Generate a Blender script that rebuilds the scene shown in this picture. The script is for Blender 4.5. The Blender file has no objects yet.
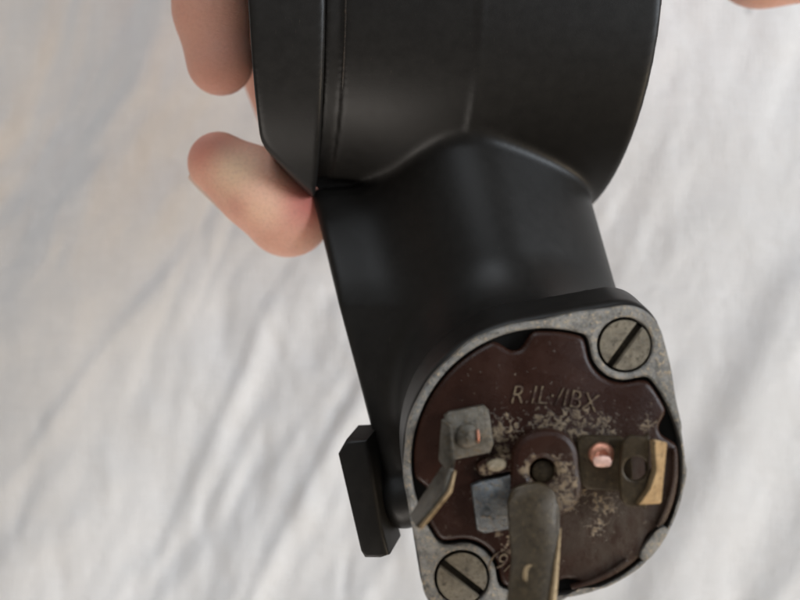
import bpy, bmesh, math
import numpy as np
from mathutils import Vector

# ---------------------------------------------------------------- units, camera, world, lamps
U = 0.0012            # one design unit in metres
H = 170.0             # camera height above the plane z = 0, design units
K = 0.17              # design units per photo pixel at z = 0
scn = bpy.context.scene
COL = scn.collection

def Q(px, py, z=0.0):
    s = K * (H - z) / H
    return np.array([(px - 400) * s, (300 - py) * s, z], dtype=float)

cam_d = bpy.data.cameras.new('camera')
cam = bpy.data.objects.new('camera', cam_d); COL.objects.link(cam)
cam.location = (0, 0, H * U)
cam_d.sensor_width = 36
cam_d.lens = 36 * H / (K * 800)
cam_d.clip_start = 0.01; cam_d.clip_end = 20
cam_d.dof.use_dof = True
cam_d.dof.focus_distance = (H - 13) * U
cam_d.dof.aperture_fstop = 11
scn.camera = cam

w = bpy.data.worlds.new('World'); scn.world = w; w.use_nodes = True
wn = w.node_tree.nodes; wl = w.node_tree.links
bg = wn['Background']
tc = wn.new('ShaderNodeTexCoord'); sx = wn.new('ShaderNodeSeparateXYZ')
wl.new(tc.outputs['Generated'], sx.inputs[0])
rp = wn.new('ShaderNodeValToRGB')
mr = wn.new('ShaderNodeMapRange'); mr.inputs['From Min'].default_value = -1; mr.inputs['From Max'].default_value = 1
wl.new(sx.outputs['Z'], mr.inputs['Value']); wl.new(mr.outputs[0], rp.inputs[0])
rp.color_ramp.elements[0].position = 0.45; rp.color_ramp.elements[0].color = (.50, .44, .38, 1)
rp.color_ramp.elements[1].position = 0.9; rp.color_ramp.elements[1].color = (.44, .43, .42, 1)
wl.new(rp.outputs[0], bg.inputs['Color'])
bg.inputs['Strength'].default_value = 0.33

def area(name, loc, target, size, sizey, power, color):
    d = bpy.data.lights.new(name, 'AREA'); d.shape = 'RECTANGLE'
    d.size = size; d.size_y = sizey; d.energy = power; d.color = color
    o = bpy.data.objects.new(name, d); COL.objects.link(o)
    o.location = loc
    o.rotation_euler = (Vector(target) - Vector(loc)).to_track_quat('-Z', 'Y').to_euler()
    return o
area('window_light', (-0.35, 1.15, 0.62), (0, 0, -.03), 0.8, 0.6, 6.8, (.88, .94, 1.0))
area('warm_window', (-0.30, -1.05, 0.50), (0, 0, -.02), 0.8, 0.35, 7.6, (1.0, .92, .84))
area('warm_light', (0.95, -0.50, 0.34), (0.02, 0, -.02), 0.35, 0.25, 3.6, (1.0, .80, .56))
area('side_light', (1.20, 0.30, 0.64), (0, 0, -.05), 0.6, 0.6, 15.5, (.83, .91, 1.0))

scn.view_settings.view_transform = 'Standard'
scn.view_settings.look = 'None'
scn.view_settings.exposure = 0.0
scn.view_settings.gamma = 1.0
scn.view_settings.use_curve_mapping = False

# ---------------------------------------------------------------- materials
class NT:
    def __init__(s, name):
        s.m = bpy.data.materials.new(name); s.m.use_nodes = True
        s.t = s.m.node_tree; s.n = s.t.nodes; s.l = s.t.links
        s.b = s.n['Principled BSDF']
        tc = s.n.new('ShaderNodeTexCoord'); mp = s.n.new('ShaderNodeMapping')
        mp.inputs['Scale'].default_value = (1 / U,) * 3
        s.l.new(tc.outputs['Object'], mp.inputs[0]); s.co = mp.outputs[0]
    def set(s, **k):
        for a, v in k.items():
            i = s.b.inputs[a.replace('_', ' ')]
            if hasattr(v, 'is_linked') or hasattr(v, 'links'): s.l.new(v, i)
            else: i.default_value = v
    def noise(s, scale, detail=4, rough=.55, dist=0, stretch=None, rot=0, off=(0, 0, 0)):
        co = s.co
        if stretch or any(off):
            mp = s.n.new('ShaderNodeMapping'); s.l.new(co, mp.inputs[0])
            mp.inputs['Scale'].default_value = stretch or (1, 1, 1)
            mp.inputs['Rotation'].default_value = (0, 0, rot); mp.inputs['Location'].default_value = off
            co = mp.outputs[0]
        n = s.n.new('ShaderNodeTexNoise'); n.inputs['Scale'].default_value = scale
        n.inputs['Detail'].default_value = detail; n.inputs['Roughness'].default_value = rough
        n.inputs['Distortion'].default_value = dist
        s.l.new(co, n.inputs['Vector']); return n.outputs[0]
    def ramp(s, f, stops, interp='LINEAR'):
        r = s.n.new('ShaderNodeValToRGB'); r.color_ramp.interpolation = interp
        e = r.color_ramp.elements
        while len(e) < len(stops): e.new(.5)
        for q, (p, c) in zip(e, stops):
            q.position = p; q.color = (c, c, c, 1) if isinstance(c, (int, float)) else (*c, 1)
        s.l.new(f, r.inputs[0]); return r.outputs[0]
    def math(s, op, a, b=None, clamp=False):
        m = s.n.new('ShaderNodeMath'); m.operation = op; m.use_clamp = clamp
        for i, v in enumerate((a, b)):
            if v is None: continue
            if isinstance(v, (int, float)): m.inputs[i].default_value = v
            else: s.l.new(v, m.inputs[i])
        return m.outputs[0]
    def mix(s, f, a, b):
        m = s.n.new('ShaderNodeMix'); m.data_type = 'RGBA'
        for i, v in ((0, f), (6, a), (7, b)):
            if isinstance(v, (int, float)): m.inputs[i].default_value = v
            elif isinstance(v, tuple): m.inputs[i].default_value = (*v, 1)
            else: s.l.new(v, m.inputs[i])
        return m.outputs[2]
    def spot(s, p, r, soft=.5):
        """1 inside radius r round local design point p, falling to 0"""
        d = s.n.new('ShaderNodeVectorMath'); d.operation = 'DISTANCE'
        s.l.new(s.co, d.inputs[0]); d.inputs[1].default_value = tuple(p)
        m = s.n.new('ShaderNodeMapRange'); m.interpolation_type = 'SMOOTHSTEP'
        m.inputs['From Min'].default_value = r; m.inputs['From Max'].default_value = r * (1 - soft)
        s.l.new(d.outputs['Value'], m.inputs['Value']); return m.outputs[0]
    def bump(s, h, strength, dist):
        b = s.n.new('ShaderNodeBump'); b.inputs['Strength'].default_value = strength
        b.inputs['Distance'].default_value = dist * U
        s.l.new(h, b.inputs['Height']); s.l.new(b.outputs[0], s.b.inputs['Normal'])

BASE = np.array([15.0, 20.0, -58.0])       # base point of the steering lock
def L(px, py, z): return tuple(Q(px, py, z) - BASE)

def mat_black():
    t = NT('satin_black_paint')
    n = t.noise(.5, 5, .6)
    f = t.noise(3.5, 3, .6)
    col = t.ramp(n, [(.3, (.0100, .0090, .0080)), (.7, (.0130, .0117, .0104))])
    dust = t.ramp(t.noise(1.3, 6, .75, off=(7, 3, 1)), [(.60, 0.0), (.74, .12)])
    col = t.mix(dust, col, (.06, .055, .048))
    sc = t.ramp(t.noise(1.1, 3, .6, stretch=(6, .35, 1), rot=.12), [(.70, 0.), (.745, .55)])
    col = t.mix(sc, col, (.055, .045, .035))
    t.set(Base_Color=col, Roughness=t.ramp(n, [(.3, .42), (.7, .47)]))
    t.b.inputs['Specular IOR Level'].default_value = .30
    t.bump(f, .05, .2)
    return t.m
BLACK = mat_black()

def mat_black_bolt():
    t = NT('worn_black_metal')
    n = t.noise(.9, 5, .6)
    t.set(Base_Color=t.ramp(n, [(.3, (.022, .021, .019)), (.75, (.04, .037, .032))]), Roughness=.5)
    t.bump(t.noise(4, 3), .15, .2)
    return t.m
BOLT = mat_black_bolt()

def mat_zinc(name, a, b, c, metal=.75, rough=(.38, .62), bump=.5):
    t = NT(name)
    n = t.noise(.45, 6, .7); f = t.noise(1.5, 6, .72); g = t.noise(1.1, 4, .7, off=(5, 9, 2))
    col = t.ramp(n, [(.32, a), (.62, b)])
    col = t.mix(t.ramp(f, [(.52, 0.), (.66, .8)]), col, c)
    col = t.mix(t.ramp(g, [(.56, 0.), (.68, .7)]), col, tuple(q * .45 for q in a))
    t.set(Base_Color=col, Metallic=metal, Roughness=t.ramp(n, [(.3, rough[0]), (.7, rough[1])]))
    t.bump(f, bump, .35)
    return t.m
ZINC = mat_zinc('weathered_zinc', (.12, .118, .112), (.29, .28, .26), (.50, .40, .27), .65, (.30, .5), .9)
SCREWM = mat_zinc('dull_screw_metal', (.15, .13, .10), (.27, .235, .175), (.10, .08, .055), .5, (.45, .65))
STEEL = mat_zinc('tarnished_steel', (.055, .047, .035), (.17, .155, .13), (.14, .10, .055), .6, (.35, .55))
STEELB = mat_zinc('bluish_steel', (.09, .10, .11), (.20, .21, .215), (.22, .16, .095), .8, (.30, .45), .5)
DARKM = mat_zinc('dark_tarnished_brass', (.045, .032, .018), (.066, .047, .026), (.11, .078, .04), .3, (.30, .45), .2)
BRASS = mat_zinc('yellow_brass', (.24, .165, .09), (.38, .275, .155), (.14, .10, .055), .7, (.36, .5), .25)
COPPER = mat_zinc('copper', (.62, .25, .15), (.85, .42, .30), (.45, .17, .10), .8, (.22, .36), .4)

SLOT = mat_zinc('slot_grime', (.02, .017, .012), (.05, .042, .03), (.09, .075, .05), .2, (.6, .7))
WORN = mat_zinc('worn_brown_edge', (.012, .010, .008), (.030, .022, .016), (.06, .042, .028), .2, (.45, .6), .3)
def mat_dark():
    t = NT('grimy_recess'); t.set(Base_Color=(.010, .009, .008, 1), Roughness=.7); return t.m
GRIME = mat_dark()

def mat_bakelite(name='brown_bakelite', spots=None):
    t = NT(name)
    n = t.noise(.28, 4, .6); f = t.noise(2.4, 6, .75)
    col = t.ramp(n, [(.3, (.024, .0085, .0052)), (.7, (.037, .0145, .0090))])
    # dry residue left by flux and dirt, in patches of their own
    spots = spots or [(505, 432, 4.4), (545, 428, 4.6), (575, 427, 5.0), (600, 432, 4.5), (503, 452, 3.2), (520, 470, 3.0),
             (570, 492, 4.6), (560, 465, 2.6), (606, 506, 3.6), (600, 530, 3.0), (515, 545, 3.4), (500, 535, 2.4),
             (648, 425, 2.6), (488, 470, 3)]
    m = None
    for x, y, r in spots:
        s = t.spot(L(x, y, 30 if spots is not HUBS else 31.5), r, .75)
        m = s if m is None else t.math('MAXIMUM', m, s)
    g = t.noise(1.35, 6, .62, dist=.35, off=(3, 1, 0))
    v = t.math('ADD', g, t.math('MULTIPLY', m, .212))
    k = t.ramp(v, [(.655, 0.), (.76, .85)])
    res = t.ramp(t.noise(.8, 3), [(.35, (.13, .09, .055)), (.65, (.33, .25, .16))])
    dim = t.mix(t.math('MULTIPLY', t.spot(L(612, 518, 30), 17, .95), t.ramp(t.noise(.7, 6, .7, stretch=(1, .5, 1), rot=.5), [(.35, .25), (.7, .95)])), col, (.095, .078, .062))  # dust and its sheen painted as one paler patch, lower right
    col = t.mix(k, dim, res)
    dust = t.ramp(t.noise(4.5, 4, .8), [(.58, 0.), (.75, .16)])
    col = t.mix(dust, col, (.13, .10, .075))
    t.b.inputs['Specular IOR Level'].default_value = .3
    t.set(Base_Color=col, Roughness=t.math('ADD', t.ramp(n, [(.3, .22), (.7, .34)]), t.math('MULTIPLY', k, .3)))
    h = t.math('ADD', t.math('MULTIPLY', f, .35), t.math('MULTIPLY', k, .5))
    t.bump(h, .45, .4)
    return t.m
HUBS = [(530, 470, 2.6), (533, 460, 1.8), (560, 468, 3.0), (562, 485, 3.6), (567, 502, 3.4)]
BAKE = mat_bakelite()
BAKEH = mat_bakelite('clean_brown_bakelite', HUBS)

def mat_letter():
    t = NT('worn_letter_paint')
    n = t.noise(1.1, 6, .75)
    t.set(Base_Color=t.mix(t.ramp(n, [(.42, 0.), (.56, 1.)]), (.045, .020, .014), (.17, .125, .075)), Roughness=.6)
    return t.m
LETTER = mat_letter()

# ---------------------------------------------------------------- mesh helpers
def link(name, me, mat, parent=None, off=BASE):
    o = bpy.data.objects.new(name, me); COL.objects.link(o)
    for m in (mat if isinstance(mat, (list, tuple)) else [mat]):
        me.materials.append(m)
    if parent: o.parent = parent
    return o

def shade(me, angle=35):
    me.polygons.foreach_set('use_smooth', [True] * len(me.polygons))
    if angle: me.set_sharp_from_angle(angle=math.radians(angle))
    me.update()

def catmull(pts, n=8, closed=True):
    P = np.array(pts, float); N = len(P); out = []
    for i in range(N if closed else N - 1):
        p0, p1, p2, p3 = (P[(i + d) % N] if closed else P[min(max(i + d, 0), N - 1)] for d in (-1, 0, 1, 2))
        for k in range(n):
            t = k / n
            out.append(.5 * ((2 * p1) + (-p0 + p2) * t + (2 * p0 - 5 * p1 + 4 * p2 - p3) * t * t + (-p0 + 3 * p1 - 3 * p2 + p3) * t ** 3))
    if not closed: out.append(P[-1])
    return out

def circ(px, py, r, n=40, sq=0):
    return [(px + r * math.cos(2 * math.pi * i / n), py + r * math.sin(2 * math.pi * i / n)) for i in range(n)]

def solid(name, pts_px, top, thick, mat, parent, bevel=.25, seg=2, side_mat=None, dirv=(0, 0, -1)):
    """prism whose top face goes through the photo outline pts_px at height top (number or function of px,py)"""
    bm = bmesh.new()
    f = top if callable(top) else (lambda x, y: top)
    T = [Q(x, y, f(x, y)) for x, y in pts_px]
    d = np.array(dirv, float) * thick
    vt = [bm.verts.new((p - BASE) * U) for p in T]
    vb = [bm.verts.new((p + d - BASE) * U) for p in T]
    ft = bm.faces.new(vt); bm.faces.new(list(reversed(vb)))
    n = len(vt)
    for i in range(n):
        g = bm.faces.new((vt[(i + 1) % n], vt[i], vb[i], vb[(i + 1) % n]))
        if side_mat is not None: g.material_index = 1
    bmesh.ops.recalc_face_normals(bm, faces=bm.faces)
    if bevel:
        ed = [e for e in ft.edges]
        try: bmesh.ops.bevel(bm, geom=ed, offset=bevel * U, segments=seg, affect='EDGES', profile=.5, material=(1 if side_mat is not None else -1))
        except Exception as ex: print('bevel', ex)
    me = bpy.data.meshes.new(name); bm.to_mesh(me); bm.free()
    shade(me, 40)
    return link(name, me, [mat, side_mat] if side_mat is not None else mat, parent)

def holed(name, outer, holes, z0, z1, mat, parent, bevel=.25, zo=None):
    """flat plate with holes between heights z0 and z1 (outlines in photo pixels at the top face)"""
    cu = bpy.data.curves.new(name, 'CURVE'); cu.dimensions = '2D'; cu.fill_mode = 'BOTH'
    for pl in [outer] + holes:
        P = [(Q(x, y, z1) - BASE) for x, y in pl]
        sp = cu.splines.new('POLY'); sp.points.add(len(P) - 1)
        for q, p in zip(sp.points, P): q.co = (p[0], p[1], 0, 1)
        sp.use_cyclic_u = True
    cu.extrude = (z1 - z0) / 2 - bevel; cu.bevel_depth = bevel; cu.bevel_resolution = 1; cu.offset = -bevel
    o = bpy.data.objects.new('tmp', cu); COL.objects.link(o)
    dg = bpy.context.evaluated_depsgraph_get()
    me = bpy.data.meshes.new_from_object(o.evaluated_get(dg))
    bpy.data.objects.remove(o); bpy.data.curves.remove(cu)
    n = len(me.vertices); co = np.empty(n * 3); me.vertices.foreach_get('co', co); co = co.reshape(-1, 3)
    co[:, 2] += (z0 + z1) / 2 - BASE[2]
    me.vertices.foreach_set('co', (co * U).ravel()); me.materials.clear()
    me.name = name
    shade(me, 40)
    return link(name, me, mat, parent)

# signed distance modelling ------------------------------------------------
def surface_nets(F, lo, step):
    """F: values on a grid; returns verts (design units) and quads"""
    ins = F < 0
    nx, ny, nz = F.shape
    c = np.zeros((nx - 1, ny - 1, nz - 1), np.uint8)
    for a in (0, 1):
        for b in (0, 1):
            for d in (0, 1):
                c += ins[a:nx - 1 + a, b:ny - 1 + b, d:nz - 1 + d]
    act = np.argwhere((c > 0) & (c < 8))
    idx = -np.ones(c.shape, np.int32); idx[tuple(act.T)] = np.arange(len(act))
    acc = np.zeros((len(act), 3)); cnt = np.zeros(len(act))
    corners = [(a, b, d) for a in (0, 1) for b in (0, 1) for d in (0, 1)]
    for c0 in corners:
        for ax in range(3):
            if c0[ax]: continue
            c1 = list(c0); c1[ax] = 1
            p0 = act + np.array(c0); p1 = act + np.array(c1)
            v0 = F[tuple(p0.T)].astype(float); v1 = F[tuple(p1.T)].astype(float)
            m = (v0 < 0) != (v1 < 0)
            t = np.where(m, v0 / np.where(m, v0 - v1, 1), 0)
            acc += np.where(m[:, None], p0 + (p1 - p0) * t[:, None], 0); cnt += m
    V = acc / cnt[:, None] * step + np.array(lo)
    quads = []
    for ax in range(3):
        o1, o2 = (ax + 1) % 3, (ax + 2) % 3
        sl0 = [slice(None)] * 3; sl1 = [slice(None)] * 3
        sl0[ax] = slice(0, -1); sl1[ax] = slice(1, None)
        A = ins[tuple(sl0)]; B = ins[tuple(sl1)]
        e = np.argwhere(A != B)
        lim = np.array(c.shape)
        ok = (e[:, o1] > 0) & (e[:, o2] > 0) & (e[:, o1] < lim[o1]) & (e[:, o2] < lim[o2])
        e = e[ok]; s = A[tuple(e.T)]
        def cell(d1, d2):
            q = e.copy(); q[:, o1] += d1; q[:, o2] += d2; return idx[tuple(q.T)]
        q = np.stack([cell(-1, -1), cell(0, -1), cell(0, 0), cell(-1, 0)], 1)
        q[~s] = q[~s][:, ::-1]
        quads.append(q)
    return V, np.concatenate(quads)

def net_mesh(name, fn, lo, hi, step, off):
    ax = [np.arange(l, h, step, dtype=np.float32) for l, h in zip(lo, hi)]
    X, Y, Z = np.meshgrid(*ax, indexing='ij', sparse=True)
    F = fn(X, Y, Z).astype(np.float32)
    V, q = surface_nets(F, lo, step)
    me = bpy.data.meshes.new(name)
    me.vertices.add(len(V)); me.vertices.foreach_set('co', ((V - off) * U).ravel())
    me.loops.add(q.size); me.loops.foreach_set('vertex_index', q.ravel().astype(np.int32))
    me.polygons.add(len(q)); me.polygons.foreach_set('loop_start', np.arange(0, q.size, 4, dtype=np.int32))
    me.update(calc_edges=True); me.validate()
    shade(me, 0)
    return me

def smin(a, b, k):
    h = np.maximum(k - np.abs(a - b), 0) / k
    return np.minimum(a, b) - h * h * k * .25
def smax(a, b, k): return -smin(-a, -b, k)

def rcone(X, Y, Z, a, b, r1, r2):
    a = np.array(a, float); b = np.array(b, float); d = b - a; h = np.linalg.norm(d); d /= h
    x, y, z = X - a[0], Y - a[1], Z - a[2]
    t = x * d[0] + y * d[1] + z * d[2]
    p = np.sqrt(np.maximum(x * x + y * y + z * z - t * t, 0))
    bb = (r1 - r2) / h; aa = math.sqrt(max(1 - bb * bb, 1e-6))
    k = -bb * p + aa * t
    return np.where(k < 0, np.sqrt(p * p + t * t) - r1,
                    np.where(k > aa * h, np.sqrt(p * p + (t - h) ** 2) - r2, aa * p + bb * t - r1))

def poly2(X, Y, pts):
    """convex polygon distance (design units, any winding)"""
    P = np.array(pts, float); c = P.mean(0); d = None
    for i in range(len(P)):
        p, q = P[i], P[(i + 1) % len(P)]
        n = np.array([q[1] - p[1], p[0] - q[0]]); n /= np.linalg.norm(n)
        if np.dot(c - p, n) > 0: n = -n
        e = (X - p[0]) * n[0] + (Y - p[1]) * n[1]
        d = e if d is None else smax(d, e, .8)
    return d

# ---------------------------------------------------------------- the cloth (setting)
def make_cloth():
    rng = np.random.default_rng(5)
    n = 620; S = 620.0; z0 = -88.0
    xs = np.linspace(-S / 2, S / 2, n)
    X, Y = np.meshgrid(xs, xs, indexing='ij')
    def vnoise(u, v):
        g = rng.standard_normal((256, 256))
        i = np.floor(u).astype(int); j = np.floor(v).astype(int); fu = u - i; fv = v - j
        fu = fu * fu * (3 - 2 * fu); fv = fv * fv * (3 - 2 * fv)
        G = lambda a, b: g[a % 256, b % 256]
        return (G(i, j) * (1 - fu) + G(i + 1, j) * fu) * (1 - fv) + (G(i, j + 1) * (1 - fu) + G(i + 1, j + 1) * fu) * fv
    Hh = np.zeros_like(X)
    wx = vnoise(X / 60, Y / 60) * 4 + vnoise(X / 20, Y / 20) * 1.2; wy = vnoise(X / 60 + 9, Y / 60) * 4
    for ang, cr, al, amp in ((63, 30, 85, 1.7), (60, 12, 40, .42), (68, 6.5, 22, .34), (88, 8, 26, .40), (35, 11, 26, .40), (66, 3.4, 12, .26), (88, 3, 9, .22), (20, 5, 9, .15), (110, 6, 14, .20), (66, 5, 14, .3)):
        a = math.radians(ang)
        al_ = (X + wx) * math.cos(a) + (Y + wy) * math.sin(a); cr_ = -(X + wx) * math.sin(a) + (Y + wy) * math.cos(a)
        Hh += vnoise(al_ / al + 31, cr_ / cr + 17) * amp
    calm = 1 / (1 + np.exp((X - 25 - .3 * Y) / 14)); Hh *= .36 + .50 * calm
    # folds one can see in the photograph: pixel line, half-width, height
    sc = K * (H - z0) / H
    for x0, y0, x1, y1, wd, h in ((190, -60, 60, 330, 15, 4.6), (70, -40, -10, 260, 8, -2.0), (300, 250, 150, 560, 3.0, 1.0), (385, 330, 230, 640, 3.4, 1.5),
                                  (165, 280, 20, 470, 3.0, 1.1), (215, 190, 130, 400, 2.2, -.8), (800, 270, 640, 640, 11, 2.6), (880, 380, 740, 680, 10, 2.4),
                                  (255, 170, 205, 290, 2.0, -.9), (330, 180, 290, 330, 2.5, .5)):
        ax_, ay_ = (x0 - 400) * sc, (300 - y0) * sc; bx_, by_ = (x1 - 400) * sc, (300 - y1) * sc
        dx, dy = bx_ - ax_, by_ - ay_; ll = math.hypot(dx, dy); dx /= ll; dy /= ll
        t = (X + wx * .5 - ax_) * dx + (Y + wy * .3 - ay_) * dy; p = -(X + wx * .5 - ax_) * dy + (Y + wy * .3 - ay_) * dx
        env = 1 / (1 + np.exp(-(t + 2) / 7)) / (1 + np.exp((t - ll) / 7))
        Hh += 1.05 * h * env * np.exp(-np.where(p > 0, (p / wd) ** 2, (p / (wd * .6)) ** 2))
    V = np.stack([X, Y, np.full_like(X, z0) + Hh * 1.0], -1).reshape(-1, 3) * U
    I = np.arange(n * n).reshape(n, n)
    q = np.stack([I[:-1, :-1], I[1:, :-1], I[1:, 1:], I[:-1, 1:]], -1).reshape(-1, 4)
    me = bpy.data.meshes.new('cloth')
    me.vertices.add(len(V)); me.vertices.foreach_set('co', V.ravel())
    me.loops.add(q.size); me.loops.foreach_set('vertex_index', q.ravel().astype(np.int32))
    me.polygons.add(len(q)); me.polygons.foreach_set('loop_start', np.arange(0, q.size, 4, dtype=np.int32))
    me.update(calc_edges=True); shade(me, 0)
    t = NT('white_cotton')
    wv = t.noise(1.6, 3, .6, stretch=(1, .18, 1), rot=0.05); wv2 = t.noise(1.6, 3, .6, stretch=(.18, 1, 1), rot=.05)
    n1 = t.noise(.02, 3)
    col = t.ramp(n1, [(.35, (.77, .765, .76)), (.65, (.82, .815, .815))])
    col = t.mix(t.ramp(t.math('ADD', wv, wv2), [(.85, 0.), (1.2, .10)]), col, (.58, .57, .56))
    yarn = t.math('ADD', t.noise(.9, 3, .6, stretch=(1, .06, 1)), t.noise(.9, 3, .6, stretch=(.06, 1, 1)))
    col = t.mix(t.ramp(yarn, [(.8, 0.), (1.25, .22)]), col, (.62, .61, .60))
    sp = t.spot(tuple(Q(748, 11, z0)), 1.5, .6)
    col = t.mix(t.math('MULTIPLY', sp, .5), col, (.30, .29, .29))
    t.set(Base_Color=col, Roughness=.85)
    t.b.inputs['Sheen Weight'].default_value = .15
    t.bump(t.math('ADD', wv, wv2), .8, .5)
    o = link('cloth', me, t.m); o['kind'] = 'structure'
    return o
make_cloth()

# ---------------------------------------------------------------- the steering lock
root = bpy.data.objects.new('steering_lock', None); COL.objects.link(root)
root.location = BASE * U; root.empty_display_size = .02
root['label'] = 'black cast steering lock held over white cloth, its brown terminal disc towards the viewer'
root['category'] = 'steering lock'

PC = Q(545, 462, 28); PR = 20.3
E1 = Q(625, 345, 28); E2 = Q(462, 578, 28)
AX = np.array([math.cos(math.radians(10)), 0, -math.sin(math.radians(10))]); A0 = np.array([37.0, 50.0, -25.0])

def housing(X, Y, Z):
    x, y, z = X - A0[0], Y - A0[1], Z - A0[2]
    u = x * AX[0] + z * AX[2] + 0 * y
    rad = np.sqrt(np.maximum(x * x + y * y + z * z - u * u, 0))
    ss = lambda t: np.clip(t, 0, 1) ** 2 * (3 - 2 * np.clip(t, 0, 1))
    R = 28.9 + 2.6 * np.clip((u + 52) / 21, 0, 1) + .35 * ss((u + 31) / 1.0) + 2.0 * np.clip((u + 29) / 29, 0, 1) + 0 * Y
    col = smax(smax(rad - R, u - .07 * y, 1.4), -u - 51.6, .8)
    col = np.minimum(col, smax(rad - 28.4, np.abs(u + 50) - 4.6, .6))
    bore = smax(rad - 26.5, -u - 40, 1)
    col = smax(col, -bore, 1.0)
    # neck
    n = rcone(X, Y, Z, Q(472, 150, -15), Q(533, 400, 3), 19.0, 19.5)
    r0 = Q(455, 118, 3.4); r1 = Q(512, 335, 15.0); rd = (r1 - r0) / np.linalg.norm(r1 - r0)
    zp = np.array([0, 0, 1.0]) - rd * rd[2]; zp /= np.linalg.norm(zp); xp = np.cross(rd, zp); xp *= np.sign(xp[0])
    for ph in (33, -36):
        nn = zp * math.cos(math.radians(ph)) + xp * math.sin(math.radians(ph))
        n = smax(n, (X - r0[0]) * nn[0] + (Y - r0[1]) * nn[1] + (Z - r0[2]) * nn[2] - 1.5, 8.0)
    dz = 28 - Z
    barrel = smax(np.sqrt((X - PC[0] + .06 * dz) ** 2 + (Y - PC[1] - .26 * dz) ** 2) - 19.0, np.abs(Z - 8) - 14, 2.0)
    n = smin(n, barrel, 7)
    # flange behind the contact plate
    fx = X + .05 * dz; fy = Y - .27 * dz; zz = 0 * Z
    f2 = np.minimum(rcone(fx, fy, zz, (PC[0], PC[1], 0), (E1[0], E1[1], 0), PR - .1, 5.9), rcone(fx, fy, zz, (PC[0], PC[1], 0), (E2[0], E2[1], 0), PR - .1, 5.9))
    fl = smax(f2 * .97, np.abs(Z - 22.2) - 4.4, 1.0)
    # flat web on the left
    wpts = [Q(a, b, 1 if b > 200 else -6)[:2] for a, b in ((307, 186), (390, 182), (440, 300), (440, 520), (394, 520))]
    web = smax(poly2(X, Y, wpts) + .3, np.abs(Z + 8) - 9, 1.2)
    web = smax(web, (Z - 1.2 + .42 * np.clip(Y + 1, 0, 40)) * .92 + 0 * X, 2.0)
    wp2 = [Q(a, b, -12)[:2] for a, b in ((305, 178), (400, 160), (430, 260), (345, 260))]
    web = np.minimum(web, smax(poly2(X, Y, wp2), np.abs(Z + 16) - 6, 1.0))
    # stem of the lock bolt boss
    st = rcone(X, Y, Z, Q(404, 499, -2), Q(460, 480, 0), 5.0, 5.0)
    d = smin(n, fl, 1.6)
    d = smin(d, web, 6.0)
    d = smin(d, st, 1.0)
    d = smin(d, col, 1.7)
    # inside of the barrel stays closed; contact recess
    return d
me = net_mesh('housing', housing, (-20, -58, -62), (48, 86, 30), .5, BASE)
link('housing', me, BLACK, root)

# end block on the left of the collar
def block(X, Y, Z):
    x, y, z = X - A0[0], Y - A0[1], Z - A0[2]
    u = x * AX[0] + z * AX[2] + 0 * y
    rad = np.sqrt(np.maximum(x * x + y * y + z * z - u * u, 0))
    P = [Q(a, b, c)[:2] for a, b, c in ((243, -160, 12), (247, 0, 12), (250, 55, 11), (262, 146, 0), (313, 200, -10), (326, 208, -12), (323, 150, 0), (320, 60, 11), (318, -160, 12))]
    d = None
    for i in range(len(P)):
        p, q = P[i], P[(i + 1) % len(P)]
        if i in (5, 6, 7): continue
        n = np.array([-(q[1] - p[1]), q[0] - p[0]]); n /= np.linalg.norm(n)
        if np.dot(np.array([-19., 35.]) - p, n) > 0: n = -n
        e = (X - p[0]) * n[0] + (Y - p[1]) * n[1]
        d = e if d is None else smax(d, e, 1.2)
    d = smax(d, u + 54.45, .5)                     # flat against the collar's shoulder
    d = smax(d, rad - 29.2 - 5.0 * np.clip((-y - 3) / 30, 0, 1) ** 2, 1.0)
    return smax(d, -16 - Z, 1.0)
link('end_block', net_mesh('end_block', block, (-34, 8, -20), (-8, 86, 18), .4, BASE), BLACK, root)
# a raised lip between block and collar catching the light, with a worn paint scratch
def tube(name, pts, r, mat, parent, n=10):
    P = np.array(pts, float); bm = bmesh.new(); rings = []
    for i, p in enumerate(P):
        t = P[min(i + 1, len(P) - 1)] - P[max(i - 1, 0)]; t /= np.linalg.norm(t)
        a = np.cross(t, (0, 0, 1)); a /= np.linalg.norm(a); b = np.cross(a, t)
        rr = r[i] if isinstance(r, (list, tuple)) else r
        rings.append([bm.verts.new((p + rr * (math.cos(q) * a + math.sin(q) * b) - BASE) * U) for q in np.linspace(0, 2 * math.pi, n, endpoint=False)])
    for r0, r1 in zip(rings, rings[1:]):
        for k in range(n): bm.faces.new((r0[k], r0[(k + 1) % n], r1[(k + 1) % n], r1[k]))
    bm.faces.new(rings[0][::-1]); bm.faces.new(rings[-1])
    bmesh.ops.recalc_face_normals(bm, faces=bm.faces)
    me = bpy.data.meshes.new(name); bm.to_mesh(me); bm.free(); shade(me, 50)
    return link(name, me, mat, parent)

cu_pts = []
ey = np.array([0, 1.0, 0]); ez = np.cross(AX, ey)
for a in np.linspace(-8, 34, 15):
    a = math.radians(a)
    cu_pts.append(A0 - 51.3 * AX + 28.72 * (-math.sin(a) * ey - math.cos(a) * ez * np.sign(ez[2]) * -1))
tube('worn_lit_edge', cu_pts, [.04] + [.22] * 13 + [.04], WORN, root, 6)
# lock bolt
solid('lock_bolt', [(337, 455), (345, 441), (367, 440), (374, 480), (381, 524), (389, 556), (380, 559), (364, 559), (360, 552)], 4.5, 6.5, BLACK, root, bevel=.7, seg=3, dirv=(.30, .28, -1))

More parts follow.
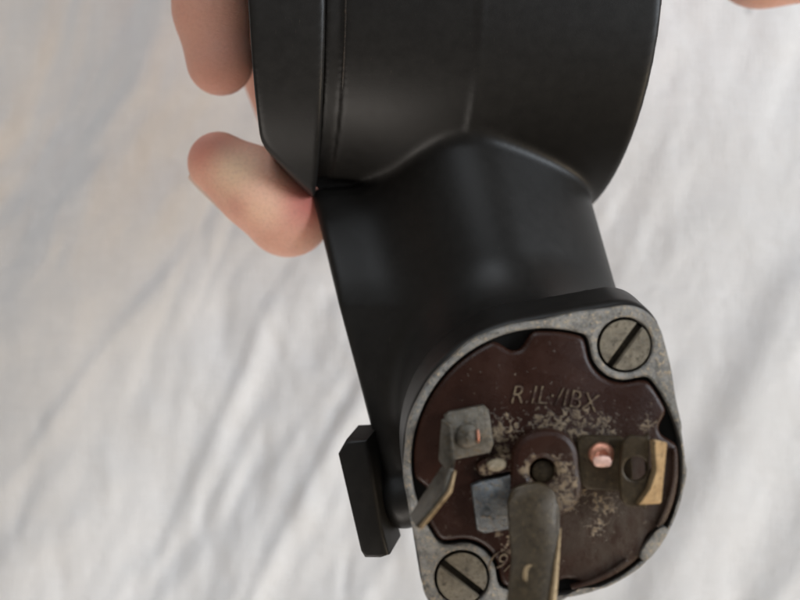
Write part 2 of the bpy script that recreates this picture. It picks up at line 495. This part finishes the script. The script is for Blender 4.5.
# contact plate with holes
CX, CY = 545, 462
BITES = [(625, 345, 37), (462, 578, 37), (514, 337, 13), (672, 428, 11), (662, 545, 15), (568, 598, 17), (413, 500, 17)]
def disc_outline(R, grow, n=220, ears=False):
    out = []
    for i in range(n):
        th = 2 * math.pi * i / n; dx, dy = math.cos(th), math.sin(th); r = R + 5.5 * max(0, math.cos(th - .45)) ** 3
        for bx, by, br in (BITES[:2] if ears else BITES):
            br = br - grow; ex, ey = bx - CX, by - CY
            b = ex * dx + ey * dy; c = ex * ex + ey * ey - br * br; D = b * b - c
            if D > 0 and b > 0: r = min(r, b - math.sqrt(D))
        out.append(r)
    a = np.array(out)
    for _ in range(2): a = (np.roll(a, 1) + 2 * a + np.roll(a, -1)) / 4
    return [(CX + a[i] * math.cos(2 * math.pi * i / n), CY + a[i] * math.sin(2 * math.pi * i / n)) for i in range(n)]

def hull_outline():
    pts = []
    for cx, cy, r in ((CX, CY, 142), (625, 345, 40), (462, 578, 40)):
        pts += circ(cx, cy, r, 120)
    pts = sorted(set(pts))
    def half(ps):
        h = []
        for p in ps:
            while len(h) > 1 and (h[-1][0] - h[-2][0]) * (p[1] - h[-2][1]) - (h[-1][1] - h[-2][1]) * (p[0] - h[-2][0]) <= 0: h.pop()
            h.append(p)
        return h[:-1]
    return half(pts) + half(pts[::-1])
hull = hull_outline()
# the rim is dented here and there and stepped by the right-hand crimp
def dent(p):
    x, y = p; th = math.atan2(y - CY, x - CX); k = 1 + .004 * math.sin(9 * th + 1) + .0035 * math.sin(17 * th)
    if -.25 < th < .05 : k -= .010
    k -= .055 * math.exp(-((th - 1.30) / .13) ** 2)
    return (CX + (x - CX) * k, CY + (y - CY) * k)
dense = []
for a, b in zip(hull, hull[1:] + hull[:1]):
    m = max(1, int(math.hypot(b[0] - a[0], b[1] - a[1]) / 6))
    dense += [dent((a[0] + (b[0] - a[0]) * i / m, a[1] + (b[1] - a[1]) * i / m)) for i in range(m)]
plate = holed('contact_plate', dense, [disc_outline(133.5, 1.5, ears=True), circ(625, 345, 27.6), circ(462, 578, 27.6)], 26.2, 28.6, ZINC, root, bevel=.35)
plate['label'] = 'pale weathered zinc plate with two screw ears'

def screw(px, py, ang, r=25):
    bm = bmesh.new(); c = Q(px, py, 28.4) - BASE; R = r * K * (H - 28.4) / H; hw = .5; n = 26
    for sgn in (1, -1):
        a0 = math.asin(hw / R); A = np.linspace(a0, math.pi - a0, n)
        pts = [(R * math.cos(a), sgn * R * math.sin(a)) for a in A]
        top = []; bot = []
        for x, y in pts:
            X_ = x * math.cos(ang) - y * math.sin(ang); Y_ = x * math.sin(ang) + y * math.cos(ang)
            top.append(bm.verts.new(Vector((c[0] + X_, c[1] + Y_, c[2] + .1)) * U)); bot.append(bm.verts.new(Vector((c[0] + X_, c[1] + Y_, c[2] - 1.6)) * U))
        f = bm.faces.new(top); bm.faces.new(bot[::-1]); k = len(top)
        for i in range(k): bm.faces.new((top[(i + 1) % k], top[i], bot[i], bot[(i + 1) % k]))
        bmesh.ops.bevel(bm, geom=list(f.edges), offset=.22 * U, segments=2, affect='EDGES')
    # slot floor
    fl = [bm.verts.new(Vector((c[0] + (x * math.cos(ang) - y * math.sin(ang)), c[1] + (x * math.sin(ang) + y * math.cos(ang)), c[2] - 1.15)) * U)
          for x, y in ((-R * .97, -hw - .3), (R * .97, -hw - .3), (R * .97, hw + .3), (-R * .97, hw + .3))]
    g = bm.faces.new(fl); g.material_index = 1
    bmesh.ops.recalc_face_normals(bm, faces=bm.faces)
    me = bpy.data.meshes.new('screw'); bm.to_mesh(me); bm.free(); shade(me, 35)
    return link('screw', me, [SCREWM, SLOT], plate)
screw(625, 345, math.radians(54))['label'] = 'slotted screw at the top right ear'
screw(462, 578, math.radians(-38))['label'] = 'slotted screw at the bottom left ear'

# bakelite disc
disc = solid('insulator_disc', disc_outline(131, -1.5), 28.9, 3.2, BAKE, root, bevel=.8, seg=3)
# raised outer wall on the right side, seen as a thin lit line
def arc(cx, cy, r, a0, a1, n): return [(cx + r * math.cos(math.radians(a)), cy + r * math.sin(math.radians(a))) for a in np.linspace(a0, a1, n)]
def band(name, r0, r1, a0, a1, top, th, mat, parent, bevel=.2, n=26, c=(CX, CY)):
    return solid(name, arc(*c, r1, a0, a1, n) + arc(*c, r0, a1, a0, n), top, th, mat, parent, bevel=bevel)
band('rim_ridge', 127, 131, 50, 78, 29.5, 1.2, BAKE, disc)
band('rim_ridge', 128, 132, -6, 30, 29.5, 1.2, BAKE, disc)
# zinc crimp tabs that hold the disc
def tab(pts, top=29.3): return solid('crimp_tab', catmull(pts, 5), top, 2.2, ZINC, plate, bevel=.3)
tab([(653, 534), (663, 527), (669, 532), (658, 550), (647, 561), (640, 555)], 29.4)

# hub with a hole
hub_o = catmull([(512, 470), (514, 450), (525, 436), (545, 430), (565, 434), (577, 448), (580, 470), (582, 495), (570, 512), (548, 520), (524, 515), (512, 498)], 6)
hub = holed('hub', hub_o, [circ(543, 472, 13, 32)], 28.2, 31.7, BAKEH, disc, bevel=.8)
solid('hole_fill', circ(543.5, 472, 12.2, 28), 30.6, 2, DARKM, root, bevel=.5)  # dark disc filling the hub hole as its dark inside

# lettering moulded into the disc
def lettering(word, px, py, size, rot, z, bend=0):
    cu = bpy.data.curves.new('txt', 'FONT'); cu.body = word; cu.size = size; cu.extrude = .09; cu.bevel_depth = .03; cu.offset = -.055; cu.shear = .15; cu.align_x = 'CENTER'; cu.align_y = 'CENTER'; cu.space_character = 1.05
    o = bpy.data.objects.new('tmp', cu); COL.objects.link(o)
    me = bpy.data.meshes.new_from_object(o.evaluated_get(bpy.context.evaluated_depsgraph_get()))
    bpy.data.objects.remove(o)
    c = Q(px, py, z) - BASE; ca, sa = math.cos(rot), math.sin(rot)
    for v in me.vertices:
        x, y, zz = v.co; y = y * 1.15 - bend * x * x
        v.co = Vector((c[0] + x * ca - y * sa, c[1] + x * sa + y * ca, c[2] + zz)) * U
    me.materials.clear(); me.name = 'raised_lettering'
    return link('raised_lettering', me, LETTER, disc)
lettering('R.IL\u00b7/IBX', 554, 397, 3.25, math.radians(-6), 28.95, .012)
lettering('(9/', 500, 562, 3.0, math.radians(-20), 29.0)

# terminals ------------------------------------------------------------
def rivet(px, py, r, z, mat, parent, hole=0):
    bm = bmesh.new(); c = Q(px, py, z) - BASE; R = r * K * (H - z) / H; n = 24; prof = [(1.0, -1.0), (1.0, .05), (.86, .35), (.6, .5), (.42, .45), (.34, .1), (.0, .0)]
    if not hole: prof = [(1.0, -1.0), (1.0, .05), (.85, .4), (.5, .6), (0, .65)]
    rings = []
    for k, h in prof:
        if k == 0: rings.append([bm.verts.new(Vector((c[0], c[1], c[2] + h)) * U)]); continue
        rings.append([bm.verts.new(Vector((c[0] + R * k * (1 + .06 * math.sin(3 * q + px)) * math.cos(q), c[1] + R * k * math.sin(q), c[2] + h)) * U) for q in np.linspace(0, 2 * math.pi, n, endpoint=False)])
    for r0, r1 in zip(rings, rings[1:]):
        for k in range(n):
            if len(r1) == 1: bm.faces.new((r0[k], r0[(k + 1) % n], r1[0]))
            else: bm.faces.new((r0[k], r0[(k + 1) % n], r1[(k + 1) % n], r1[k]))
    me = bpy.data.meshes.new('rivet'); bm.to_mesh(me); bm.free(); shade(me, 50)
    return link('rivet', me, mat, parent)

# top left: square foot, rivet, and a blade bent off towards the lower left
t1 = solid('terminal', [(444, 416), (449, 412), (484, 405), (489, 410), (494, 444), (490, 453), (456, 460), (450, 456)], lambda x, y: 31.2 + .01 * (468 - x), 1.5, STEEL, root, bevel=.3)
t1['label'] = 'square steel terminal foot with a riveted centre and a bent blade'
rivet(468, 436, 13, 31.3, STEEL, t1)
solid('copper_glint', catmull([(477, 430), (479, 431), (480, 439), (478, 443), (477, 438)], 3), 32.1, .6, COPPER, t1, bevel=.1)  # copper glint beside the rivet, modelled as a small bright sliver
def hexa(name, pts, thick, mat, side, parent, bevel=.18):
    bm = bmesh.new(); P = [np.array(Q(*p)) for p in pts]
    nrm = np.cross(P[1] - P[0], P[-1] - P[0]); nrm /= np.linalg.norm(nrm)
    a = [bm.verts.new((p - BASE) * U) for p in P]; b = [bm.verts.new((p + nrm * thick - BASE) * U) for p in P]; n = len(P)
    bm.faces.new(a); bm.faces.new(b[::-1])
    for i in range(n):
        g = bm.faces.new((a[(i + 1) % n], a[i], b[i], b[(i + 1) % n])); g.material_index = 1
    bmesh.ops.recalc_face_normals(bm, faces=bm.faces)
    bmesh.ops.bevel(bm, geom=list(bm.edges), offset=bevel * U, segments=2, affect='EDGES')
    me = bpy.data.meshes.new(name); bm.to_mesh(me); bm.free(); shade(me, 40)
    return link(name, me, [mat, side], parent)
hexa('blade', [(443, 418, 31), (440, 460, 31), (452, 476, 34.5), (456, 462, 34.0), (453, 425, 31.6)], .8, STEEL, STEEL, t1)
hexa('blade', [(446, 468, 31.5), (436, 489, 31.5), (414, 517, 31.5), (420, 529, 37.0), (449, 492, 36.5), (455, 470, 35)], .75, STEEL, STEEL, t1, bevel=.12)
tube('worn_lit_edge', [Q(455, 471, 35.3), Q(450, 491, 36.7), Q(436, 509, 37.0), Q(420, 528, 37.2)], [.2, .34, .30, .34], BRASS, t1)  # lit edge of the bent blade, painted in as bright brass

# middle left: rolled bluish contact
t2 = solid('terminal', [(471, 486), (480, 482), (512, 474), (518, 480), (520, 524), (515, 529), (484, 534), (477, 530)], lambda x, y: 31.2 - .0016 * (y - 500) ** 2 * (1 if y < 500 else .5), 1.6, STEELB, root, bevel=.35)
t2['label'] = 'short bluish steel contact beside the long blade'
bmid = solid('contact_bar', catmull([(478, 462), (500, 456), (512, 458), (513, 470), (498, 474), (481, 476)], 4), 30.2, 1.6, BAKE, disc, bevel=.4)
solid('solder_blob', catmull([(487, 463), (497, 459), (506, 461), (506, 468), (497, 472), (489, 470)], 4), 30.9, 1.2, mat_zinc('dull_solder', (.20, .16, .10), (.33, .27, .18), (.42, .36, .28), .4, (.45, .6)), bmid, bevel=.4)

# right: foot with copper rivet, then a raised holed brass tab
t3 = solid('terminal', [(578, 442), (586, 436), (622, 437), (632, 444), (634, 486), (622, 492), (588, 490), (578, 482)], 30.6, 1.5, STEEL, root, bevel=.4)
t3['label'] = 'dark terminal foot with a bright copper rivet and a holed brass tab'
t3.data.materials[0] = DARKM
rivet(602, 455, 12.5, 31.2, COPPER, t3, hole=1)
solid('copper_fleck', catmull([(594, 458), (603, 456), (611, 458), (611, 466), (602, 467), (595, 466)], 4), 32.2, .8, mat_zinc('bright_copper', (.8, .48, .38), (.9, .6, .5), (.7, .35, .25), .6, (.25, .4)), t3, bevel=.2)
holed('tab', catmull([(624, 442), (645, 437), (650, 439), (647, 503), (642, 507), (622, 500)], 4), [circ(636, 469, 12.5, 28)], 31.5, 33.0, DARKM, t3, bevel=.2)  # shaded part of the tab, its shade put into the darker metal
hexa('lit_tab_face', [(649, 439, 33.2), (663, 442, 31.8), (657, 503, 31.8), (634, 504, 33.0), (645, 488, 33.2), (651, 470, 33.3)], -.9, BRASS, BRASS, t3, bevel=.15)  # lit face of the same tab, its light put into yellow brass

# the long blade that rises towards the viewer and runs out of the frame below
bl = catmull([(508, 503), (513, 490), (527, 484), (543, 484), (555, 493), (560, 510)], 5, False) + [(560, 530), (556, 560), (552, 600), (546, 660), (504, 660), (508, 600), (512, 560), (509, 528)]
blade = solid('terminal', bl, lambda x, y: 32.6 + max(0, y - 500) * .055, 1.1, DARKM, root, bevel=.28)
blade['label'] = 'long dark blade terminal with bright brass edge rising towards the viewer'
tube('worn_lit_edge', [Q(560.5, 528, 34.0), Q(556.8, 560, 35.8), Q(552.6, 600, 38.0), Q(546.5, 660, 41.2)], [.10, .38, .55, .6], BRASS, blade)  # lit right side of the blade, its light put into brass colour
solid('keyhole_mark', catmull([(523, 572), (526, 566), (532, 565), (528, 571), (527, 581), (523, 580)], 4), lambda x, y: 32.6 + (y - 500) * .055 + .18, .5, BRASS, blade, bevel=.08)

# ---------------------------------------------------------------- the hand
HB = np.array([-10.0, 120.0, -60.0])
f1 = [((-34, 102, -44), 9.0), ((-43, 82, -22), 8.0), (Q(206, -60, -9), 6.9), (Q(211, 10, -9), 6.3), (Q(220, 62, -9), 5.95)]
f3 = [((-18, 92, -52), 11.0), (Q(264, 20, -34), 8.6), (Q(311, 146, -34), 8.2), (Q(288, 213, -14), 7.5), (Q(258, 189, -10), 6.9), (Q(219, 163, -10), 5.6)]
f4 = [((-16, 108, -46), 9.5), ((-14, 104, -10), 8.2), ((-10, 90, 12), 7.2), ((-6, 76, 17), 6.2)]
f5 = [((6, 110, -48), 9.0), ((6, 106, -14), 7.6), ((8, 94, 8), 6.8), ((9, 80, 16), 5.8)]
th = [((12, 105, -58), 13.0), ((38, 98, -46), 10.5), ((55, 80, -28), 9.0), ((69, 65.5, -20), 9.2), ((86, 64, -18), 7.4)]
palm = [((-26, 104, -56), 13), ((18, 112, -62), 13), ((-4, 140, -66), 17)]
def hand(X, Y, Z):
    d = smin(rcone(X, Y, Z, palm[0][0], palm[1][0], 13, 13), rcone(X, Y, Z, palm[0][0], palm[2][0], 13, 17), 8)
    d = smin(d, rcone(X, Y, Z, palm[1][0], palm[2][0], 13, 17), 8)
    d = smin(d, rcone(X, Y, Z, (-4, 140, -66), (0, 190, -66), 17, 19), 8)
    for f in (f4, f5, th, f1, f3):
        c = None
        for (a, ra), (b, rb) in zip(f, f[1:]):
            s = rcone(X, Y, Z, a, b, ra, rb)
            c = s if c is None else smin(c, s, 2.6)
        d = smin(d, c, 2.0 if f is not f1 and f is not f3 else 1.0)
    return d
me = net_mesh('hand', hand, (-62, 2, -90), (98, 205, 26), .65, HB)
def HL(px, py, z): return tuple(Q(px, py, z) - HB)
t = NT('skin')
n = t.noise(.12, 4, .6); f = t.noise(1.6, 5, .65)
col = t.ramp(n, [(.3, (.80, .40, .28)), (.7, (.88, .50, .37))])
for px, py, z, r, c, k in ((204, 146, -6, 8.0, (.66, .23, .16), .85), (312, 200, -7, 8.5, (.70, .19, .15), .9), (236, 172, -4, 7, (.98, .70, .47), .85), (240, 206, -5, 3.2, (.74, .34, .27), .75), (262, 208, -4, 6, (.92, .60, .40), .6),  # red tip and knuckle; brighter lit middle and nail-fold shade painted in
                           (215, 40, -6, 26, (.62, .31, .23), .8), (228, 80, -6, 10, (.46, .20, .16), .4), (280, 90, -25, 20, (.58, .28, .22), .6)):  # shade on the straight finger and the one behind, painted into the skin
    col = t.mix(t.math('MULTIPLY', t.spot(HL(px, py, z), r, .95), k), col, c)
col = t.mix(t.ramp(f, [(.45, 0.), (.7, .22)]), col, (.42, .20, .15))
t.set(Base_Color=col, Roughness=.46)
t.b.inputs['Subsurface Weight'].default_value = .25
t.b.inputs['Subsurface Radius'].default_value = (1, .35, .2)
t.b.inputs['Subsurface Scale'].default_value = .003
wr = t.noise(.9, 4, .65, stretch=(1, 3.2, 1), rot=.7)
t.bump(t.math('ADD', t.noise(5, 4, .7), wr), .55, .35)
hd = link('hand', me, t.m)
hd.location = HB * U
hd['label'] = 'bare hand gripping the steering lock from behind at the top left'
hd['category'] = 'hand'

# nail on the bent finger: a thin curved shell
def nail():
    bm = bmesh.new(); A = Q(198, 173, -10.5); B = Q(232, 208, -9.5); d = B - A; ln = np.linalg.norm(d); d /= ln
    up = np.array([-.52, -.66, .45]); up -= d * np.dot(up, d); up /= np.linalg.norm(up); sd = np.cross(d, up)
    for off in (0.0, .45):
        pass
    nu, nv = 12, 11; g = [[None] * nv for _ in range(nu)]; g2 = [[None] * nv for _ in range(nu)]
    for i in range(nu):
        s = i / (nu - 1); wdt = 4.3 * (1 - .18 * (2 * s - 1) ** 4)
        for j in range(nv):
            a = (j / (nv - 1) - .5) * 2.0
            rr = 4.6
            p = A + d * (s * ln - .4 * (1 - a * a) * (1 if s < .3 else 0)) + up * (rr * math.cos(a) - rr + 1.95 - .35 * s) + sd * (wdt * math.sin(a))
            g[i][j] = bm.verts.new((p - HB) * U); g2[i][j] = bm.verts.new((p - up * .5 - HB) * U)
    for i in range(nu - 1):
        for j in range(nv - 1):
            bm.faces.new((g[i][j], g[i + 1][j], g[i + 1][j + 1], g[i][j + 1])); bm.faces.new((g2[i][j + 1], g2[i + 1][j + 1], g2[i + 1][j], g2[i][j]))
    for i in range(nu - 1):
        for j in (0, nv - 1): bm.faces.new((g[i][j], g2[i][j], g2[i + 1][j], g[i + 1][j]))
    for j in range(nv - 1):
        for i in (0, nu - 1): bm.faces.new((g[i][j], g[i][j + 1], g2[i][j + 1], g2[i][j]))
    bmesh.ops.recalc_face_normals(bm, faces=bm.faces)
    me = bpy.data.meshes.new('fingernail'); bm.to_mesh(me); bm.free(); shade(me, 50)
    t = NT('nail'); t.set(Base_Color=(.66, .45, .36, 1), Roughness=.3)
    t.b.inputs['Subsurface Weight'].default_value = .2; t.b.inputs['Subsurface Scale'].default_value = .002
    o = link('fingernail', me, t.m, hd)
nail()
